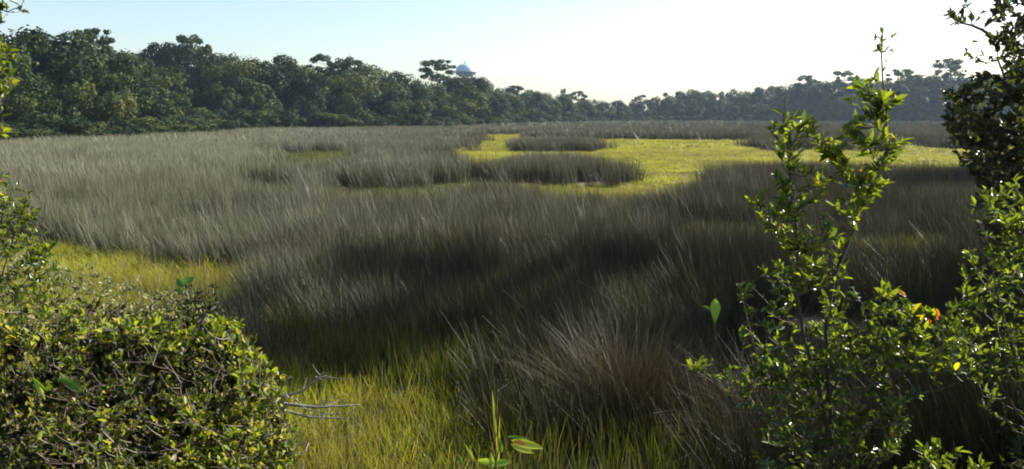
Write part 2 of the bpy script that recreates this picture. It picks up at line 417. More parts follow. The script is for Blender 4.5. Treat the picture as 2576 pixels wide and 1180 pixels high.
# ------------------------------------------------------------------ far trees
def crown(seed, kind):
    r = np.random.default_rng(seed)
    lob = []
    if kind == 'round':                      # broad evergreen, unit height 1, crown from .12 to 1
        for k in range(26):
            z = r.uniform(.2, .9); env = math.sqrt(max(0.02, 1 - ((z - .5) / .52) ** 2)) * .36
            a = r.uniform(0, 2 * math.pi); q = env * r.uniform(.45, .95)
            lob.append((q * math.cos(a), q * math.sin(a), z, r.uniform(.085, .16)))
        lob.append((0, 0, .55, .24)); lob.append((0, 0, .75, .2)); lob.append((0, 0, .35, .24))
        N = 9500; size = .0185
    elif kind == 'low':                      # edge tree with foliage to the ground
        for k in range(26):
            z = r.uniform(.08, .85); env = math.sqrt(max(0.05, 1 - (max(0, z - .3) / .7) ** 2)) * .5
            a = r.uniform(0, 2 * math.pi); q = env * r.uniform(.5, .95)
            lob.append((q * math.cos(a), q * math.sin(a), z, r.uniform(.11, .19)))
        lob.append((0, 0, .4, .36)); lob.append((0, 0, .2, .36))
        N = 6500; size = .030
    elif kind == 'tall':                     # narrow tall hardwood
        for k in range(26):
            z = r.uniform(.15, .94); env = (.24 if z < .7 else .24 * math.sqrt(max(.05, 1 - ((z - .7) / .3) ** 2)))
            a = r.uniform(0, 2 * math.pi); q = env * r.uniform(.4, .95)
            lob.append((q * math.cos(a), q * math.sin(a), z, r.uniform(.06, .11)))
        for z in (.3, .5, .7): lob.append((0, 0, z, .17))
        N = 8500; size = .0165
    else:                                    # pine: flat tufts on a bare trunk
        a0 = r.uniform(0, 6)
        for k in range(24):
            z = r.uniform(.70, .965); env = .25 * math.sqrt(max(.05, 1 - ((z - .8) / .2) ** 2))
            a = a0 + k * 2.4; q = env * r.uniform(.25, 1.0)
            lob.append((q * math.cos(a), q * math.sin(a), z, r.uniform(.03, .065)))
        N = 3000; size = .013
    L = np.array(lob)
    w = L[:, 3] ** 2; w /= w.sum(); li = r.choice(len(L), N * 2, p=w)
    d = rdir(N * 2, r); d[:, 2] = d[:, 2] * (.6 if kind == 'pine' else .9)
    rad = L[li, 3] * r.uniform(.72, 1.12, N * 2) * (1 + .18 * np.sin(d[:, 0] * 7 + li) * np.cos(d[:, 1] * 6 + li * 2))
    P = L[li, :3] + d * rad[:, None]
    # drop leaves buried inside other lobes
    keep = np.ones(len(P), bool)
    for q, l in enumerate(L):
        dd = np.linalg.norm(P - l[:3], axis=1); keep &= ~((dd < l[3] * .55))
    keep &= P[:, 2] > .01
    P, d, li = P[keep][:N], d[keep][:N], li[keep][:N]; n = len(P)
    nr = norm(norm(d) * 1.1 + rdir(n, r) * .6)
    u = norm(np.cross(nr, rdir(n, r))); v = np.cross(nr, u); s = size * r.uniform(.6, 1.35, n)[:, None]
    jit = lambda: r.uniform(.6, 1.2, (n, 1))
    V = np.stack([P - u * s * jit(), P - v * s * .7 * jit(), P + u * s * jit(), P + v * s * .7 * jit()], 1).reshape(-1, 3)
    f = np.arange(n * 4).reshape(-1, 4)
    lt = r.random(len(L)); t = np.clip(.1 + .6 * lt[li] + r.normal(size=n) * .15, 0, 1)
    return V, f, np.repeat(t, 4), L

def tree_proto(seed, kind):
    V, f, t, L = crown(seed, kind); r = np.random.default_rng(seed + 900)
    g = Geo(); r0 = {'round': .021, 'low': .03, 'tall': .014, 'pine': .012}[kind]
    top = {'round': .8, 'low': .7, 'tall': .9, 'pine': .95}[kind]
    zz = np.linspace(-.02, top, 8); wob = np.cumsum(r.normal(size=(8, 2)) * .006, axis=0); tr = np.column_stack([wob, zz])
    tube(g, tr, r0, r0 * .3, 7)
    for l in L[:14]:
        z0 = max(.12, l[2] - r.uniform(.1, .25)) if kind != 'pine' else l[2] - .04
        b = np.array([np.interp(z0, zz, tr[:, 0]), np.interp(z0, zz, tr[:, 1]), z0]); e = l[:3]
        mid = (b + e) / 2 + np.array([0, 0, -.02]); tube(g, [b, mid, e], r0 * .4, r0 * .12, 4)
    a = mesh_obj('crown', V, f, M['pine' if kind == 'pine' else 'far'], None, t); b = g.obj('trunk', M['bark'], smooth=True)
    ca, cb = a.data, b.data; bpy.data.objects.remove(a); bpy.data.objects.remove(b)
    return ca, cb
PROTO = {'round': [tree_proto(10 + i, 'round') for i in range(6)], 'low': [tree_proto(30 + i, 'low') for i in range(5)],
         'tall': [tree_proto(50 + i, 'tall') for i in range(4)], 'pine': [tree_proto(70 + i, 'pine') for i in range(5)]}
TREES = []
def put_tree(kind, px, Yd, top_y=None, h=None, wide=1.0, name=None, label=None, cat='tree', group=None, row=None):
    x = (px - CX) / F * (Yd * cp + 0) * 1.0
    x = float(at(px, YH, Yd)[0])
    if h is None: h = CAMZ + (YH - top_y) / F * Yd * 1.02
    cd, td = random.choice(PROTO[kind])
    nm = name or {'round': 'broadleaf_tree', 'low': 'shrub_tree', 'tall': 'broadleaf_tree', 'pine': 'pine_tree'}[kind]
    o = empty(nm, (x, Yd, -.05)); o.rotation_euler.z = random.uniform(0, 6.28)
    w = (h if kind == 'pine' or name else max(h, 12.5) * (.62 if kind == 'low' and h < 12.5 else 1)) * wide; o.scale = (w, w, h)
    for n_, d_ in (('crown', cd), ('trunk', td)):
        c = bpy.data.objects.new(n_, d_); C.objects.link(c); c.parent = o
    TREES.append(dict(o=o, px=px, Y=Yd, row=row, kind=kind, h=h, label=label, cat=cat, group=group))
    return o

sky1 = pp([(-300, 72), (0, 78), (100, 74), (240, 82), (290, 102), (340, 124), (400, 165), (450, 215), (500, 255), (570, 305)])
sky2 = pp([(250, 130), (340, 122), (365, 108), (430, 108), (520, 116), (600, 121), (700, 125), (750, 133), (800, 149), (850, 141), (900, 154), (960, 168), (1000, 166), (1040, 178), (1070, 190), (1130, 190),
           (1180, 194), (1215, 202), (1240, 215), (1300, 224), (1360, 229), (1420, 229), (1450, 239), (1500, 246), (1540, 249), (1600, 254), (1630, 244), (1680, 233), (1720, 233), (1760, 226), (1840, 226), (1900, 221),
           (1960, 215), (2060, 207), (2150, 199), (2250, 192), (2320, 192), (2380, 188), (2450, 190), (2576, 186), (3000, 186)])
def sk(tab, px): return float(np.interp(px, [a for a, b in tab], [b for a, b in tab]))
def grow_rows(tab, shore, p0, p1, rows, tag_):
    for ri, (off, frac, kinds, step, wide) in enumerate(rows):
        px = p0 + random.uniform(0, 10)
        while px < p1:
            Yd = float(shore(px)) + off + random.uniform(-2, 2)
            full = CAMZ + (YH - sk(tab, px)) / F * Yd
            h = full * frac * random.uniform(.86, 1.06) if ri < len(rows) - 1 else full * random.uniform(.93, 1.04)
            h = max(h, 3.2)
            k = random.choice(kinds)
            wd = wide * random.uniform(.85, 1.2)
            if h < 9 and k != 'low': k = 'low'
            put_tree(k, px, Yd, h=h, wide=wd, row=(tag_, ri))
            px += step * F / Yd * random.uniform(.75, 1.25)
grow_rows(sky1, shore1, -40, 222, [(0, .28, ['low'], 4, 1.1), (5, .58, ['low', 'round'], 7, .95), (13, .82, ['round', 'tall', 'round'], 7.5, 1.0), (22, 1, ['round'], 7.5, 1.05)], 'near')
grow_rows(sky2, shore2, 128, 1060, [(0, .3, ['low'], 5.5, 1.15), (6, .62, ['low', 'round'], 8.5, 1.1), (15, .82, ['low', 'round', 'tall'], 8.5, 1.1), (26, .98, ['round', 'round', 'tall'], 8, 1.05)], 'far')
# pines standing above the skyline (columns and tops from the photograph)
for px, ty, Yoff, lab in [(437, 61, 24, 'lone open-crowned pine rising above the wood just left of the water tower'),
                          (98, 31, 30, 'flat-topped pine poking above the left end of the tall wood'),
                          (196, 38, 30, 'flat-topped pine on the skyline at the first dip of the tall wood'),
                          (330, 56, 26, 'pine crown breaking the skyline halfway along the tall wood'),
                          (356, 61, 26, 'second pine crown on the falling part of the tall wood skyline'),
                          (515, 86, 20, 'small pine just right of the water tower where the wood turns low'),
                          (578, 90, 14, 'small round-topped pine beside the dark narrow tree in the far wood'),
                          (640, 94, 14, 'pine at the lowest notch of the far skyline'),
                          (805, 76, 12, 'thin hazy pine with a double tuft above the far right wood'),
                          (842, 72, 14, 'broad pine left of the tall thin twig against the sky'),
                          (900, 70, 14, 'pine right of the tall thin twig against the sky'),
                          (944, 60, 14, 'tallest umbrella-topped pine of the far right wood'),
]:
    put_tree('pine', px, float(shore2(px)) + Yoff if px != 98 else 136, top_y=ty, wide=random.uniform(.95, 1.35) if px > 400 else random.uniform(.75, .95), label=lab, group='pines above the wood')
for px_, ty_ in [(453, 77.5), (462, 78), (472, 77.5), (481, 79)]: put_tree('round', px_, 262, top_y=ty_ - 1, wide=.8, row=('far', 3))
put_tree('tall', 563, 352, top_y=88, wide=.55, label='dark narrow tree standing out in the middle of the far wood')
for (x_, y_, h_) in [(14.8, 12.5, 10), (17.5, 17.5, 11.3), (39, 47, 17), (22, 26.3, 20)]:  # unseen trees added right of frame to throw shadow on the near marsh
    pine_ = h_ == 20; cdx, tdx = PROTO['pine' if pine_ else 'tall'][int(x_) % 4]; o = empty('pine_tree' if pine_ else 'oak_tree', (x_, y_, 0)); o.rotation_euler.z = x_; o.scale = (h_ * 1.15, h_ * 1.15, h_)
    for n_, d_ in (('crown', cdx), ('trunk', tdx)):
        c = bpy.data.objects.new(n_, d_); C.objects.link(c); c.parent = o
    tag(o, 'unseen pine added on the right bank to cast shade' if pine_ else 'unseen oak added on the right bank to cast shade', 'tree', 'unseen trees added for shade on the right bank')
# labels for the many: by stretch, row and order
ORD = ['first', 'second', 'third', 'fourth', 'fifth', 'sixth', 'seventh', 'eighth', 'ninth', 'tenth', 'eleventh', 'twelfth', 'thirteenth', 'fourteenth', 'fifteenth', 'sixteenth', 'seventeenth', 'eighteenth']
STR = [(-100, 130, 'of the tall far-left wood'), (130, 240, 'of the sloping wooded point'), (240, 345, 'of the tall wood past the point'),
       (345, 455, 'in the wood left of the water tower'), (455, 560, 'in the wood right of the water tower'), (560, 700, 'of the lowest far wood'),
       (700, 830, 'in the hazy far right wood'), (830, 930, 'behind the two-spired shrub'), (930, 1200, 'by the dark right-edge oak')]
from collections import defaultdict
bk = defaultdict(list)
for t in TREES:
    o = t['o']
    if t['label']:
        tag(o, t['label'], 'tree', t['group']); continue
    s_ = next(q for q in range(len(STR)) if STR[q][0] <= t['px'] < STR[q][1])
    bk[(t['row'], s_)].append(t)
RN = {('near', 0): 'low edge tree', ('near', 1): 'bushy lower-slope tree', ('near', 2): 'upper-slope tree', ('near', 3): 'skyline tree',
      ('far', 0): 'low edge tree', ('far', 1): 'bushy mid-height tree', ('far', 2): 'tall tree', ('far', 3): 'skyline tree'}
for (row, s_), L in bk.items():
    L.sort(key=lambda t: t['px'])
    for i, t in enumerate(L):
        pre = '' if row[0] == 'near' else ('back ' if s_ < 2 else '')
        tag(t['o'], f"{ORD[min(i, 17)]} {pre}{RN[row]} from the left {STR[s_][2]}", 'tree', 'trees of the wood round the marsh')

# ------------------------------------------------------------------ water tower
def solid(name, col, rough=.5, var=.08, scale=.6):
    m_, nt_, out_ = newmat(name); p_ = nt_.nodes.new('ShaderNodeBsdfPrincipled'); p_.inputs['Roughness'].default_value = rough
    a_ = tuple(c * (1 - var) for c in col); b_ = tuple(min(1, c * (1 + var)) for c in col)
    nt_.links.new(ramp(nt_, [(.3, a_), (.7, b_)], wnoise(nt_, scale, 5)), p_.inputs['Base Color']); nt_.links.new(p_.outputs[0], out_.inputs[0]); return m_
M['paint'] = solid('tank paint', (.36, .48, .56), .35, .06, .15)
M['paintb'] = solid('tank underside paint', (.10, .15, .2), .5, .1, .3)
M['steel'] = solid('tower steel', (.25, .28, .3), .5, .1, .3)
def lathe(g, prof, seg=40, t=.5, c=(0, 0)):
    pr = np.array(prof, float); an = np.linspace(0, 2 * math.pi, seg, endpoint=False)
    V = np.stack([c[0] + pr[:, 0][:, None] * np.cos(an), c[1] + pr[:, 0][:, None] * np.sin(an), np.broadcast_to(pr[:, 1][:, None], (len(pr), seg))], -1).reshape(-1, 3)
    i = np.arange(len(pr) - 1)[:, None] * seg; j = np.arange(seg)[None, :]; j2 = (j + 1) % seg
    g.add(V, np.stack([i + j, i + j2, i + seg + j2, i + seg + j], -1).reshape(-1, 4), t)
WT = at(466, YH, 600.); wt = empty('water_tower', (WT[0], 600, 0)); tag(wt, 'pale blue domed water tower tank showing above the treetops', 'water tower')
zb = CAMZ + (YH - 73.5) / F * 600; zt = CAMZ + (YH - 65.0) / F * 600; Rt = 7.4
g = Geo(); lathe(g, [(Rt * math.cos(a), zb + (zt - zb) * math.sin(a) ** .85 if a > 0 else zb) for a in np.linspace(0, math.pi / 2 * .99, 12)]); g.obj('tank_roof', M['paint'], wt, smooth=True)
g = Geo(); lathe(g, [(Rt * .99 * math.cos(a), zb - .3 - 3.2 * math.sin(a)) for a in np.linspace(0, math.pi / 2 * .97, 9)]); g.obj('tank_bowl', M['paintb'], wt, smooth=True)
g = Geo(); lathe(g, [(Rt, zb - .3), (Rt + .9, zb - .3), (Rt + .9, zb + .7), (Rt + .75, zb + .7), (Rt + .75, zb - .1), (Rt, zb - .1)]); g.obj('catwalk', M['steel'], wt)
g = Geo(); lathe(g, [(.9, zt - .1), (.9, zt + .5), (.5, zt + 1.2), (.12, zt + 1.5), (.1, zt + 2.2), (.01, zt + 2.2)], 16); g.obj('vent', M['paint'], wt, smooth=True)
g = Geo(); lathe(g, [(1.4, 0), (1.1, 2), (1.1, zb - 3)], 20); g.obj('riser', M['steel'], wt, smooth=True)
for k in range(6):
    a = k * math.pi / 3 + .3; g = Geo()
    tube(g, [(Rt * 1.15 * math.cos(a), Rt * 1.15 * math.sin(a), 0), (Rt * .95 * math.cos(a), Rt * .95 * math.sin(a), zb + .2)], .38, .32, 8); g.obj('leg', M['steel'], wt, smooth=True)
for z in np.linspace(8, zb - 8, 3):
    g = Geo()
    q = [(Rt * 1.08 * math.cos(k * math.pi / 3 + .3), Rt * 1.08 * math.sin(k * math.pi / 3 + .3), z) for k in range(7)]
    tube(g, q, .14, .14, 5); g.obj('brace', M['steel'], wt)

# ------------------------------------------------------------------ near plants
M['shrub'] = leaf_mat('shrub leaf', [(0, (.03, .045, .012)), (.4, (.055, .078, .018)), (.86, (.16, .185, .03)), (.95, (.42, .36, .03)), (1, (.45, .04, .02))], .5, (1.85, 1.9, .45), .3, .6)
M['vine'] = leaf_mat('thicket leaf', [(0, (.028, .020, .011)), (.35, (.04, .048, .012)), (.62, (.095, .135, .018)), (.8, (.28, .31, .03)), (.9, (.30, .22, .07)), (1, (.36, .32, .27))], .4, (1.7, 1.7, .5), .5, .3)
M['pale'] = leaf_mat('pale low thicket', [(0, (.10, .12, .05)), (.5, (.20, .22, .09)), (.8, (.28, .24, .14)), (1, (.4, .37, .3))], .35, (1.5, 1.5, .6), .5, .4)
M['oak'] = leaf_mat('dark oak leaf', [(0, (.03, .03, .018)), (.5, (.06, .07, .025)), (1, (.16, .15, .04))], .4, (1.5, 1.5, .5), .35, .5)

def bez(a, b, bow, n=6):
    t = np.linspace(0, 1, n)[:, None]; return a * (1 - t) + b * t + bow * (4 * t * (1 - t))
def plant(name, label, cat, stems, regions, leaf, wood, seed, base, twig_r=.0022, sides=3, org=None):
    """stems: list of (list of (px,py,Y), r0, r1).  regions: (poly_px, n_twigs, depthfn, jitter, leaf dict)"""
    r = np.random.default_rng(seed); root = empty(name, base); tag(root, label, cat)
    gs_ = Geo(); gl = Geo(); SK = []
    for pts, r0, r1 in stems:
        P = np.array([at(*p_) for p_ in pts]); n = 14
        t = np.linspace(0, len(P) - 1, n); P2 = np.stack([np.interp(t, range(len(P)), P[:, q]) for q in range(3)], 1)
        P2[1:-1] += r.normal(size=(n - 2, 3)) * .008
        tube(gs_, P2, r0, r1, 6, t=.3); SK.append(P2)
    SKP = np.concatenate(SK)
    for poly, nt_, dfn, jit, lf in regions:
        xs_ = [a for a, b in poly]; ys_ = [b for a, b in poly]; pts = []
        while len(pts) < nt_:
            qx = r.uniform(min(xs_), max(xs_), nt_ * 2); qy = r.uniform(min(ys_), max(ys_), nt_ * 2); k = inpoly(qx, qy, poly); pts += list(zip(qx[k], qy[k]))
        pts = np.array(pts[:nt_]); pts = pts + r.normal(size=pts.shape) * lf.get('rag', 3.0); dep = dfn(pts[:, 0], pts[:, 1]) + r.normal(size=nt_) * jit
        E = at(pts[:, 0], pts[:, 1], dep); pool = SKP
        E = E[np.argsort([np.min(np.linalg.norm(SKP - e, axis=1)) for e in E])]; buf = []
        for e in E:
            if len(buf) >= 12: pool = np.concatenate([pool] + buf); buf = []
            dv = pool - e; cost = np.linalg.norm(dv, axis=1) + np.clip(dv[:, 2] + .05, 0, 9) * 2.2
            b = pool[np.argmin(cost)]; ln = np.linalg.norm(e - b)
            bow = r.normal(size=3) * ln * .07 + np.array([0, 0, -.06 * ln])
            P = bez(b, e, bow, 5); buf.append(P[[2, 3]]); tube(gs_, P, twig_r * 1.5, twig_r * .6, sides, t=r.random())
            if lf['n'] == 0: continue
            m_ = max(2, int(r.poisson(lf['n']))); tt = 1.02 - r.uniform(0, min(.8, lf.get('tw', .4) / ln), m_)
            pos = np.stack([np.interp(tt, np.linspace(0, 1, 5), P[:, q]) for q in range(3)], 1)
            ax_ = norm((e - b)[None, :])
            d = norm(ax_ * .7 + rdir(m_, r) * .8 + np.array([0, 0, .25])); nr = norm(np.array([0, 0, 1.0]) + rdir(m_, r) * lf.get('flat', .9))
            L_ = lf['L'] * r.uniform(.45, 1.45, m_)
            tint = np.clip(r.normal(lf.get('t', .45), lf.get('ts', .2), m_), 0, lf.get('top', .86)) + (r.random(m_) < lf.get('odd', .03)) * .12
            leaves(gl, pos, d, nr, L_, L_ * lf.get('w', .42), tint, shape=lf.get('shape', 0))
    gs_.obj('stems', wood, root, base, True); gl.obj('foliage', leaf, root, base)
    return root

Ys = 4.6
def bs(px, py, Y):                                  # ground point under a pixel column
    p_ = at(px, py, Y); return (float(p_[0]), float(Y), float(height(p_[0], Y)))
# --- right foreground shrub with two spires
A = lambda l, Y=Ys: [(a * S, b * S, Y + (c[0] if c else 0)) for a, b, *c in l]
st = [(A([(2095, 1420), (2090, 1180), (2060, 980), (2015, 800), (2005, 620), (1990, 450), (1972, 300), (1978, 190)]), .016, .0015),
      (A([(2095, 1420, .1), (2092, 1120, .1), (2075, 900, .1), (2090, 720, .1), (2170, 500, .1), (2235, 370, .1), (2232, 280, .1), (2218, 180, .1), (2222, 68, .1)]), .016, .0028),
      (A([(2090, 1150), (2160, 1030, -.1), (2260, 950, -.15), (2330, 890, -.15), (2440, 830, -.15)]), .009, .002),
      (A([(2085, 1180), (2200, 1060, -.2), (2300, 1000, -.2), (2420, 960, -.3)]), .008, .002),
      (A([(2060, 980), (1980, 900, -.1), (1880, 760, -.1), (1850, 710, -.1)]), .007, .0015),
      (A([(2070, 1060), (1960, 960, -.15), (1850, 900, -.1), (1750, 935)]), .006, .0012),
      (A([(2090, 1180), (1990, 1120, -.1), (1920, 1040, -.2)]), .006, .0015),
      (A([(2085, 1000, -.1), (2150, 860, -.1), (2190, 760, -.1), (2260, 680, -.1)]), .007, .0015),
      (A([(2010, 640), (1950, 570), (1870, 515)]), .004, .001), (A([(2170, 500, .1), (2110, 420, .1), (2040, 330, .1)]), .004, .001),
      (A([(2200, 430, .1), (2270, 330, .1)]), .0035, .001), (A([(1990, 450), (1945, 370), (1940, 300)]), .003, .001)]
flat = lambda Y: (lambda x, y: Y + 0 * x)
big = dict(n=7, L=.066, w=.38, t=.6, ts=.18, tw=.22, odd=.01); sm = dict(n=8, L=.046, w=.42, t=.42, ts=.26, tw=.32, odd=.01)
mid = dict(n=9, L=.052, w=.4, t=.55, ts=.2, tw=.26, odd=.03)
yel = dict(n=2, L=.06, w=.6, t=.95, ts=.005, tw=.05, odd=0, top=.96)
rg = [(pp([(2208, 66), (2230, 66), (2232, 150), (2206, 150)]), 9, flat(Ys + .1), .02, dict(n=3, L=.035, w=.4, t=.3, ts=.1, tw=.08)),
      (pp([(2285, 755), (2305, 755), (2310, 790), (2290, 785)]), 2, flat(Ys - .25), .02, yel), (pp([(2340, 790), (2370, 792), (2366, 806), (2344, 804)]), 2, flat(Ys - .25), .02, dict(yel, t=1.0, top=1.0)),
      (pp([(2130, 210), (2220, 190), (2255, 250), (2270, 380), (2200, 480), (2150, 420), (2140, 300)]), 48, flat(Ys + .1), .08, big),
      (pp([(1945, 300), (2000, 260), (2040, 330), (2020, 420), (1950, 400)]), 20, flat(Ys), .07, big),
      (pp([(2030, 320), (2100, 370), (2180, 470), (2120, 430)]), 22, flat(Ys), .07, big),
      (pp([(1880, 520), (1950, 440), (2060, 430), (2110, 560), (2070, 700), (1950, 700), (1930, 580)]), 80, flat(Ys), .12, mid),
      (pp([(2120, 480), (2230, 420), (2230, 460), (2160, 560), (2120, 640)]), 20, flat(Ys), .08, big),
      (pp([(1850, 720), (1930, 660), (2120, 640), (2180, 760), (2190, 900), (2000, 960), (1880, 900)]), 140, flat(Ys), .16, sm),
      (pp([(2170, 760), (2250, 700), (2330, 760), (2480, 840), (2440, 930), (2200, 900)]), 105, flat(Ys - .1), .16, mid),
      (pp([(1870, 900), (2180, 880), (2300, 1000), (2290, 1120), (2120, 1190), (1900, 1190), (1890, 1020), (1820, 950), (1830, 880)]), 290, flat(Ys - .05), .2, sm),
      (pp([(1740, 920), (1800, 880), (1810, 930), (1760, 950)]), 4, flat(Ys), .05, mid),
      (pp([(1900, 1180), (2290, 1180), (2250, 1500), (1950, 1500)]), 130, flat(Ys), .2, sm)]
plant('shrub', 'tall glossy-leaved shrub with two thin spires standing in the right foreground', 'shrub', st, rg, M['shrub'], M['twig'], 101, bs(830, 469, Ys))
# tip tuft on the tallest twig
# --- small bush bottom right
st = [(A([(2420, 1400), (2400, 1180), (2400, 1110)], 4.2), .006, .002), (A([(2420, 1400), (2340, 1190), (2330, 1150)], 4.2), .005, .001), (A([(2420, 1400), (2470, 1200), (2470, 1160)], 4.2), .005, .001)]
rg = [(pp([(2290, 1200), (2330, 1120), (2400, 1090), (2470, 1150), (2500, 1260), (2350, 1400), (2300, 1400)]), 90, flat(4.2), .12, mid)]
plant('shrub', 'low leafy shrub at the bottom edge, right of the two-spired shrub', 'shrub', st, rg, M['shrub'], M['twig'], 102, bs(960, 480, 4.2))
# --- right edge pale-leaved shrub
Yr = 5.2
st = [(A([(2640, 1500), (2600, 1100), (2540, 860), (2500, 700), (2470, 560)], Yr), .014, .002), (A([(2640, 1500), (2590, 1000), (2590, 700), (2560, 480)], Yr), .012, .002),
      (A([(2600, 1100), (2500, 950), (2430, 860), (2420, 720)], Yr - .1), .008, .0015), (A([(2600, 1050), (2480, 1000), (2400, 900)], Yr), .006, .001)]
rg = [(pp([(2460, 480), (2700, 420), (2700, 700), (2500, 700), (2460, 620)]), 105, flat(Yr), .25, mid),
      (pp([(2420, 620), (2500, 620), (2700, 700), (2700, 960), (2480, 960), (2380, 860), (2400, 740)]), 135, flat(Yr), .25, mid),
      (pp([(2400, 900), (2700, 900), (2700, 1400), (2560, 1300), (2480, 1050)]), 110, flat(Yr + .1), .3, sm)]
plant('shrub', 'open shrub with long pale shining leaves at the right edge below the dark tree', 'shrub', st, rg, M['shrub'], M['twig'], 103, bs(1040, 480, Yr))
# --- dark oak at the right edge
Yo = 7.5
st = [(A([(2760, 1300), (2740, 800), (2720, 400), (2700, 0), (2690, -300)], Yo + .5), .16, .08), (A([(2740, 600), (2600, 450), (2500, 390), (2420, 370)], Yo), .05, .01),
      (A([(2730, 500), (2600, 360), (2480, 300), (2380, 270)], Yo + .2), .04, .008), (A([(2710, 300), (2600, 150), (2500, 90), (2400, 45)], Yo + .3), .04, .006),
      (A([(2700, 200), (2580, 0), (2480, -60)], Yo), .04, .01), (A([(2730, 560), (2620, 420), (2560, 300), (2510, 150)], Yo - .2), .03, .008), (A([(2740, 700), (2600, 560), (2480, 480), (2440, 430)], Yo), .03, .006)]
ok = dict(rag=7, n=15, L=.055, w=.5, t=.35, ts=.22, tw=.4, odd=0); ok2 = dict(ok, n=9)
rg = [(pp([(2370, 40), (2420, 0), (2460, 20), (2440, 90), (2400, 80)]), 14, flat(Yo + .2), .15, ok2),
      (pp([(2480, -60), (2700, -80), (2700, 200), (2540, 180), (2490, 90), (2510, 20)]), 170, flat(Yo), .4, ok),
      (pp([(2520, 160), (2700, 150), (2700, 330), (2570, 330), (2540, 250)]), 170, flat(Yo), .4, ok),
      (pp([(2380, 260), (2450, 200), (2560, 190), (2700, 260), (2700, 480), (2440, 400), (2390, 330)]), 340, flat(Yo), .4, ok),
      (pp([(2390, 300), (2560, 290), (2700, 400), (2700, 700), (2520, 560), (2420, 400)]), 240, flat(Yo + .1), .4, ok), (pp([(2470, 400), (2700, 450), (2700, 800), (2520, 740), (2450, 560)]), 170, flat(Yo + .2), .5, ok),
      (pp([(2440, 120), (2490, 150), (2480, 200), (2450, 170)]), 5, flat(Yo), .1, ok2)]
plant('oak_tree', 'dark dense-leaved oak leaning in from the right edge against the white sky', 'tree', st, rg, M['oak'], M['bark'], 104, bs(1090, 480, Yo + .5), twig_r=.004)
# --- left foreground thicket
def dl(x, y): return np.interp(y, [285, 330, 400, 469, 560], [7.2, 6.7, 5.6, 4.6, 4.0]) + 1.0 * fbm(np.asarray(x, float) + 500, y, 60, 77) + .5 * fbm(np.asarray(x, float) + 500, y, 16, 79)
st = []
r5 = np.random.default_rng(55)
for k in range(46):
    a = r5.uniform(-60, 270); yb = 600; top = max(298, 298 + max(0, a - 150) * .5) + r5.uniform(0, 90); lean = r5.uniform(-30, 45)
    y1 = dl(0, top); st.append(([(a, yb, 4.9 + .3 * (y1 - 5)), (a + lean * .4, (yb + top) / 2 + 30, (4.9 + y1) / 2), (a + lean, top, y1)], .008, .002))
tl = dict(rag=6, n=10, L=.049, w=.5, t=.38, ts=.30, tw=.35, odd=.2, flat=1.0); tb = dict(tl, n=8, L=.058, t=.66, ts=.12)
rg = [(pp([(-200, 785), (60, 775), (150, 755), (260, 800), (380, 785), (470, 830), (560, 790), (640, 860), (700, 960), (720, 1100), (760, 1250), (700, 1500), (-200, 1500)]), 1500, dl, .22, tl), (pp([(-200, 790), (150, 780), (380, 800), (560, 810), (640, 880), (690, 980), (700, 1100), (720, 1250), (700, 1500), (-200, 1500)]), 2000, lambda x, y: dl(x, y) + .75, .3, dict(tl, t=.15, ts=.15, n=12, L=.075)), (pp([(-200, 770), (150, 755), (380, 780), (560, 790), (650, 860), (750, 1000), (830, 1130), (800, 1500), (-200, 1500)]), 900, lambda x, y: dl(x, y) - .25, .25, dict(n=0)),  # deeper back layer has dark-tinted leaves, interior shade put into their colour
      (pp([(-200, 790), (60, 780), (150, 758), (260, 805), (380, 790), (470, 835), (560, 800), (650, 880), (700, 1000), (640, 1000), (560, 880), (300, 840), (-200, 850)]), 420, dl, .25, tb),
      (pp([(440, 700), (540, 730), (560, 800), (420, 800)]), 30, dl, .15, dict(tl, t=.3, ts=.1)),
      (pp([(380, 1000), (700, 960), (740, 1200), (400, 1300)]), 300, dl, .2, dict(tl, t=.72, ts=.22))]
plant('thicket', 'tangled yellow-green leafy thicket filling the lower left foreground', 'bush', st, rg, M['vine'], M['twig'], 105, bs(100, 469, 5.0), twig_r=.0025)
# --- paler low thicket behind it
def dl2(x, y): return np.interp(y, [235, 320], [11.5, 8.6])
st = [([(a, 350, 9.5), (a + 5, 300, 9.6), (a + r5.uniform(-10, 10), 262, 10.2)], .008, .002) for a in range(-40, 200, 16)]
rg = [(pp([(-200, 600), (60, 590), (140, 650), (330, 700), (450, 740), (560, 790), (500, 840), (-200, 860)]), 800, dl2, .35, dict(n=8, L=.05, w=.5, t=.5, ts=.28, tw=.4, flat=1.0))]
plant('thicket', 'pale grey-green low brush behind the yellow-green thicket on the left', 'bush', st, rg, M['pale'], M['twig'], 106, bs(60, 330, 9.4))
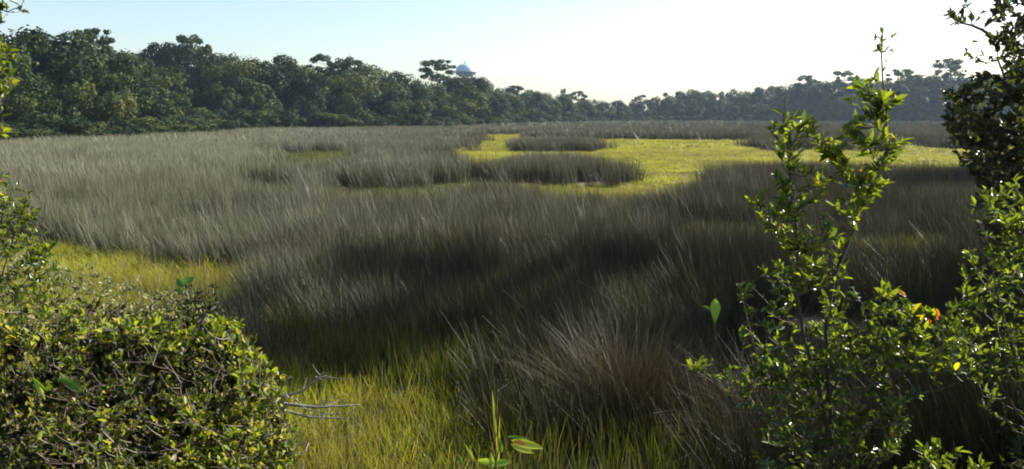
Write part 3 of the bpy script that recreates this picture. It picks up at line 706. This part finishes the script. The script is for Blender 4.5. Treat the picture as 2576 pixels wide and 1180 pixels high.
# --- left edge shrub and tree branch
st = [(A([(-60, 900), (-20, 650), (20, 480)], 8.2), .012, .003), (A([(-60, 900), (20, 650), (60, 500)], 8.2), .012, .003)]
rg = [(pp([(-50, 420), (15, 420), (60, 470), (110, 560), (130, 640), (120, 740), (-50, 800)]), 210, flat(8.2), .4, dict(rag=6, n=9, L=.06, w=.45, t=.5, ts=.2, tw=.4))]
plant('shrub', 'green shrub reaching in from the left edge over the grey rush', 'shrub', st, rg, M['shrub'], M['twig'], 107, bs(-20, 360, 8.2))
st = [(A([(-180, 900), (-150, 400), (-120, 0), (-100, -200)], 5.4), .07, .04), (A([(-140, 300), (-60, 200), (0, 160), (40, 130)], 5.4), .012, .002), (A([(-127, 100), (-40, 40), (45, 20)], 5.4), .01, .002),
      (A([(-150, 400), (-60, 300), (10, 260), (20, 230)], 5.4), .01, .002)]
rg = [(pp([(-90, -60), (50, -20), (50, 60), (0, 70), (-90, 60)]), 22, flat(5.4), .1, dict(n=4, L=.055, w=.5, t=.55, ts=.22, tw=.2)),
      (pp([(-90, 80), (20, 80), (45, 150), (35, 200), (10, 260), (25, 340), (-90, 420)]), 70, flat(5.4), .15, dict(n=6, L=.055, w=.5, t=.68, ts=.22, tw=.25))]
plant('young_tree', 'slender tree showing only a few yellowing leaves at the upper left edge', 'tree', st, rg, M['shrub'], M['bark'], 108, bs(-75, 400, 5.4))

# --- single items
def strand(name, label, cat, chains, mat, base, r0=.012, r1=.004, sides=6):
    root = None; g = Geo()
    for ch, a, b in chains: tube(g, ch, a, b, sides)
    o = g.obj(name, mat, None, base, True); o.location = base; tag(o, label, cat); return o
# grey dead branch lying on the cordgrass
b0 = on(300, 425, .35)
def G(px, py, z=.4): return on(px * S, py * S, z)
ch = [([G(700, 1000), G(760, 985, .5), G(800, 950, .62), G(815, 935, .7)], .022, .006), ([G(700, 1015), G(800, 1025, .45), G(905, 1018, .42)], .024, .006), ([G(705, 1030), G(780, 1050, .4), G(880, 1052, .4)], .018, .005),
      ([G(740, 1000), G(770, 1030, .45), G(850, 1045, .5)], .012, .003), ([G(760, 985, .5), G(772, 950, .66)], .01, .003), ([G(800, 1025, .45), G(830, 1000, .55)], .01, .003), ([G(820, 1022, .45), G(870, 1000, .5)], .008, .002),
      ([G(690, 1010), G(640, 990, .4), G(600, 1000, .35)], .024, .02)]
r9 = np.random.default_rng(9)
for k in range(16):
    m0, n0, n1 = ch[k % 3]; i0 = r9.uniform(.2, .95) * (len(m0) - 1); p0_ = m0[int(i0)] + (m0[int(i0) + 1] - m0[int(i0)]) * (i0 % 1); dd_ = r9.normal(size=3) * [.2, .15, .08] + [.12, 0, .05]
    ch.append(([p0_, p0_ + dd_ * .5 + r9.normal(size=3) * .02, p0_ + dd_], .007, .002))
strand('dead_branch', 'bleached grey fallen branch lying on the yellow cordgrass beside the thicket', 'branch', ch, M['driftwood'], tuple(b0))
# near tussock of rush
M['straw'] = blade_mat('tussock blade', (.025, .019, .007), (.045, .034, .013), (.078, .062, .032), .15, 0.0, (1.2, 1.1, .7), (.09, .07, .036), .35)
def tussock(name, label, px, py, n, rad, h, seed, splay=.3, bend=.5, w=.006, mat=None, tilt=(0, 0)):
    c = on(px, py, 0.0); v, f, t, b = ribbons(n, rad, h, .5, w, splay, bend, seed, 5)
    o = mesh_obj(name, v, f, mat or M['straw'], None, t, extra=[('blade', 'FLOAT', b)]); o.location = (c[0], c[1], float(height(c[0], c[1]))); o.rotation_euler = (tilt[0], tilt[1], 0)
    tag(o, label, 'grass clump'); return o
tussock('rush_tussock', 'big brown fanning tussock of rush at the near edge, bottom centre', 1560 * S, 1075 * S, 1500, .42, 1.55, 1, .28, .45)
tussock('rush_tussock', 'arching straw-coloured tussock partly behind the two-spired shrub', 1960 * S, 1120 * S, 420, .3, 1.7, 2, .4, .8, tilt=(0, -.45))
tussock('rush_tussock', 'smaller ragged rush tussock left of the big brown one', 1350 * S, 1010 * S, 500, .3, 1.0, 3, .3, .4)
# loose bent straws
M['pstraw'] = solid('dry straw', (.22, .19, .14), .6, .2, 8)
for a, lb in [([(1225, 830), (1330, 890)], 'pale straw slanting across the dark rush above the yellow patch end'), ([(1265, 730), (1335, 795)], 'thin pale straw highest on the dark rush, left of centre'),
          ([(1450, 705), (1560, 770)], 'short pale straw in the rush right of the picture centre'), ([(1640, 1040), (1700, 1030), (1790, 1050)], 'straw lying level over the dark hollow right of the big tussock'),
          ([(1250, 985), (1300, 950), (1370, 945)], 'straw arching at the right end of the yellow grass'), ([(1725, 905), (1860, 1000), (1930, 1050)], 'upper of two long straws bending behind the two-spired shrub'),
          ([(1700, 960), (1860, 1030), (1950, 1070)], 'lower of two long straws bending behind the two-spired shrub')]:
    P_ = [G(x, y, .9 if y < 850 else .6) for x, y in a]
    if len(P_) == 2: P_ = [P_[0], (P_[0] + P_[1]) / 2 + np.array([0, 0, .03]), P_[1]]
    o = strand('dry_straw', lb, 'straw', [(P_, .0028, .0018)], M['pstraw'], tuple(P_[0]), sides=4); o['group'] = 'dry straws over the rush'

M['lit_leaf'] = leaf_mat('broad leaf', [(0, (.06, .14, .02)), (.5, (.20, .30, .03)), (.8, (.42, .42, .04)), (1, (.45, .06, .02))], .5, (1.7, 1.7, .4), .3, .6)
def leafy(name, label, cat, stem, lfs, base):
    root = empty(name, base); tag(root, label, cat); base = np.array(base)
    g = Geo(); [tube(g, [at(a * S, b * S, Y_) for a, b, Y_ in s_], .004, .002, 5) for s_ in stem]; g.obj('stem', M['twig'], root, base, True)
    for (x0, y0, x1, y1, Y_, w, t, *lab) in lfs:
        a = at(x0 * S, y0 * S, Y_); b = at(x1 * S, y1 * S, Y_ + .01); d = b - a; L_ = np.linalg.norm(d)
        g = Geo(); nr = np.array([[.1, -1, .45]])
        s_ = norm(np.cross(norm(d[None]), nr)); u = np.cross(s_, norm(d[None])); W = w
        ts = np.linspace(0, 1, 9); V = []
        for q in ts:
            ww = W * .5 * (math.sin(math.pi * min(1, q ** (1.9 if (Y_ == 4.3 and w > .05) else .8))) ** .75 if 0 < q < 1 else .02) * (.9 if Y_ == 4.3 else 1)
            c = a + d * q - u[0] * L_ * .12 * q * q
            V += [c - s_[0] * ww + u[0] * ww * .35, c, c + s_[0] * ww + u[0] * ww * .35]
        f = []
        for q in range(8): f += [[q * 3, q * 3 + 1, q * 3 + 4, q * 3 + 3], [q * 3 + 1, q * 3 + 2, q * 3 + 5, q * 3 + 4]]
        g.add(V, f, np.concatenate([[t, t + (.3 if (t > .7 and .05 < q < .5) else 0), t] for q in ts])); o = g.obj('leaf', M['lit_leaf'], root, base, True)
        if lab: o['label'] = lab[0]
Yv = 3.3
leafy('vine_sprout', 'young vine with yellow-green leaves and one red-tinged leaf, bottom centre', 'vine', [[(1240, 1400, Yv), (1242, 1180, Yv), (1262, 1110, Yv), (1300, 1100, Yv)], [(1190, 1400, Yv), (1180, 1170, Yv)]],
      [(1285, 1108, 1370, 1128, Yv, .036, .71, 'yellow leaf with a red centre'), (1285, 1118, 1345, 1140, Yv, .03, .66), (1275, 1098, 1335, 1104, Yv, .014, .2), (1245, 1165, 1200, 1158, Yv, .03, .55), (1245, 1165, 1285, 1162, Yv, .03, .5),
       (1240, 1180, 1235, 1140, Yv, .022, .6), (1192, 1160, 1170, 1118, Yv, .014, .6), (1165, 1170, 1150, 1140, Yv, .014, .1), (1262, 1140, 1255, 1100, Yv, .02, .15)], bs(495, 470, Yv))
leafy('vine_sprout', 'two large pale whitish leaves hanging in the lower left of the thicket', 'vine', [[(230, 930, 4.7), (200, 960, 4.7), (150, 955, 4.7)]],
      [(150, 952, 205, 975, 4.65, .035, .03), (165, 958, 205, 990, 4.65, .03, .03)], bs(65, 469, 4.7))
leafy('vine_sprout', 'bright green leaf pair hanging at the far lower left of the thicket', 'vine', [[(60, 900, 4.6), (90, 960, 4.6), (110, 1000, 4.6)]],
      [(88, 955, 112, 1010, 4.6, .03, .55), (80, 950, 118, 985, 4.58, .022, .5)], bs(38, 469, 4.6))
leafy('reed', 'single upright yellow reed blade above the vine sprout', 'reed', [[(1250, 1400, 4.), (1247, 1150, 4.), (1243, 950, 4.)]], [(1250, 1150, 1240, 985, 4., .014, .75), (1252, 1180, 1258, 1050, 4., .012, .7)], bs(497, 470, 4.))
leafy('vine_sprout', 'bright backlit teardrop leaf on a thin stalk left of the two-spired shrub', 'vine', [[(1900, 1130, 4.3), (1850, 960, 4.3), (1800, 850, 4.3), (1797, 800, 4.3)]],
      [(1797, 822, 1801, 752, 4.3, .065, .4), (1790, 780, 1766, 768, 4.3, .02, .05), (1850, 960, 1830, 930, 4.3, .02, .4)], bs(750, 470, 4.3))
leafy('vine_sprout', 'dark green leafy tip rising above the thicket on the left', 'vine', [[(455, 860, 6.4), (458, 760, 6.4), (462, 715, 6.4)]], [(462, 722, 445, 700, 6.4, .06, .0), (462, 712, 488, 698, 6.4, .06, .05), (458, 740, 450, 722, 6.4, .05, .05)], bs(185, 400, 6.4))

# ------------------------------------------------------------------ haze
hz = mesh_obj('haze', np.array([(x, y, z) for z in (-1, 52) for y in (-320, 1560) for x in (-1560, 1560)], float),
              np.array([[0, 2, 3, 1], [4, 5, 7, 6], [0, 1, 5, 4], [2, 6, 7, 3], [0, 4, 6, 2], [1, 3, 7, 5]]), None) if False else None
m, nt, out = newmat('haze')
v = nt.nodes.new('ShaderNodeVolumePrincipled'); v.inputs['Color'].default_value = (.62, .80, 1, 1); v.inputs['Density'].default_value = .00015; v.inputs['Anisotropy'].default_value = .3
nt.links.new(v.outputs[0], out.inputs['Volume'])
hz = mesh_obj('haze', np.array([(x, y, z) for z in (-1, 52) for y in (-320, 1560) for x in (-1560, 1560)], float),
              np.array([[0, 2, 3, 1], [4, 5, 7, 6], [0, 1, 5, 4], [2, 6, 7, 3], [0, 4, 6, 2], [1, 3, 7, 5]]), m)
hz['kind'] = 'stuff'

# ------------------------------------------------------------------ light, sky, camera
SUN_AZ, SUN_EL = R(64), R(32)
w = bpy.data.worlds.new('World'); bpy.context.scene.world = w; w.use_nodes = True; nt = w.node_tree
sk_ = nt.nodes.new('ShaderNodeTexSky'); sk_.sky_type = 'NISHITA'; sk_.sun_disc = False; sk_.sun_elevation = SUN_EL; sk_.sun_rotation = SUN_AZ
sk_.air_density = 1.0; sk_.dust_density = 1.3; sk_.ozone_density = 1.2
bg = nt.nodes['Background']; bg.inputs[1].default_value = .084; nt.links.new(sk_.outputs[0], bg.inputs[0])
sd = bpy.data.lights.new('sun', 'SUN'); sd.energy = 5.0; sd.angle = R(.5); sd.color = (1, .95, .86); so = bpy.data.objects.new('sun', sd); C.objects.link(so)
from mathutils import Vector
sv = Vector((math.sin(SUN_AZ) * math.cos(SUN_EL), math.cos(SUN_AZ) * math.cos(SUN_EL), math.sin(SUN_EL)))
so.rotation_euler = sv.to_track_quat('Z', 'Y').to_euler(); so.location = (20, 0, 60)
cd = bpy.data.cameras.new('camera'); co = bpy.data.objects.new('camera', cd); C.objects.link(co)
co.location = (0, 0, CAMZ); co.rotation_euler = (math.pi / 2 - PITCH, 0, 0)
cd.sensor_width = 36; cd.lens = 36 * F / 1024; cd.clip_start = .05; cd.clip_end = 5000
sc = bpy.context.scene; sc.camera = co
sc.view_settings.view_transform = 'Standard'; sc.view_settings.look = 'None'; sc.view_settings.exposure = 1.35; sc.view_settings.gamma = 1
sc.cycles.max_bounces = 6; sc.cycles.volume_bounces = 0; sc.cycles.transparent_max_bounces = 4
sc.cycles.filter_width = 1.9
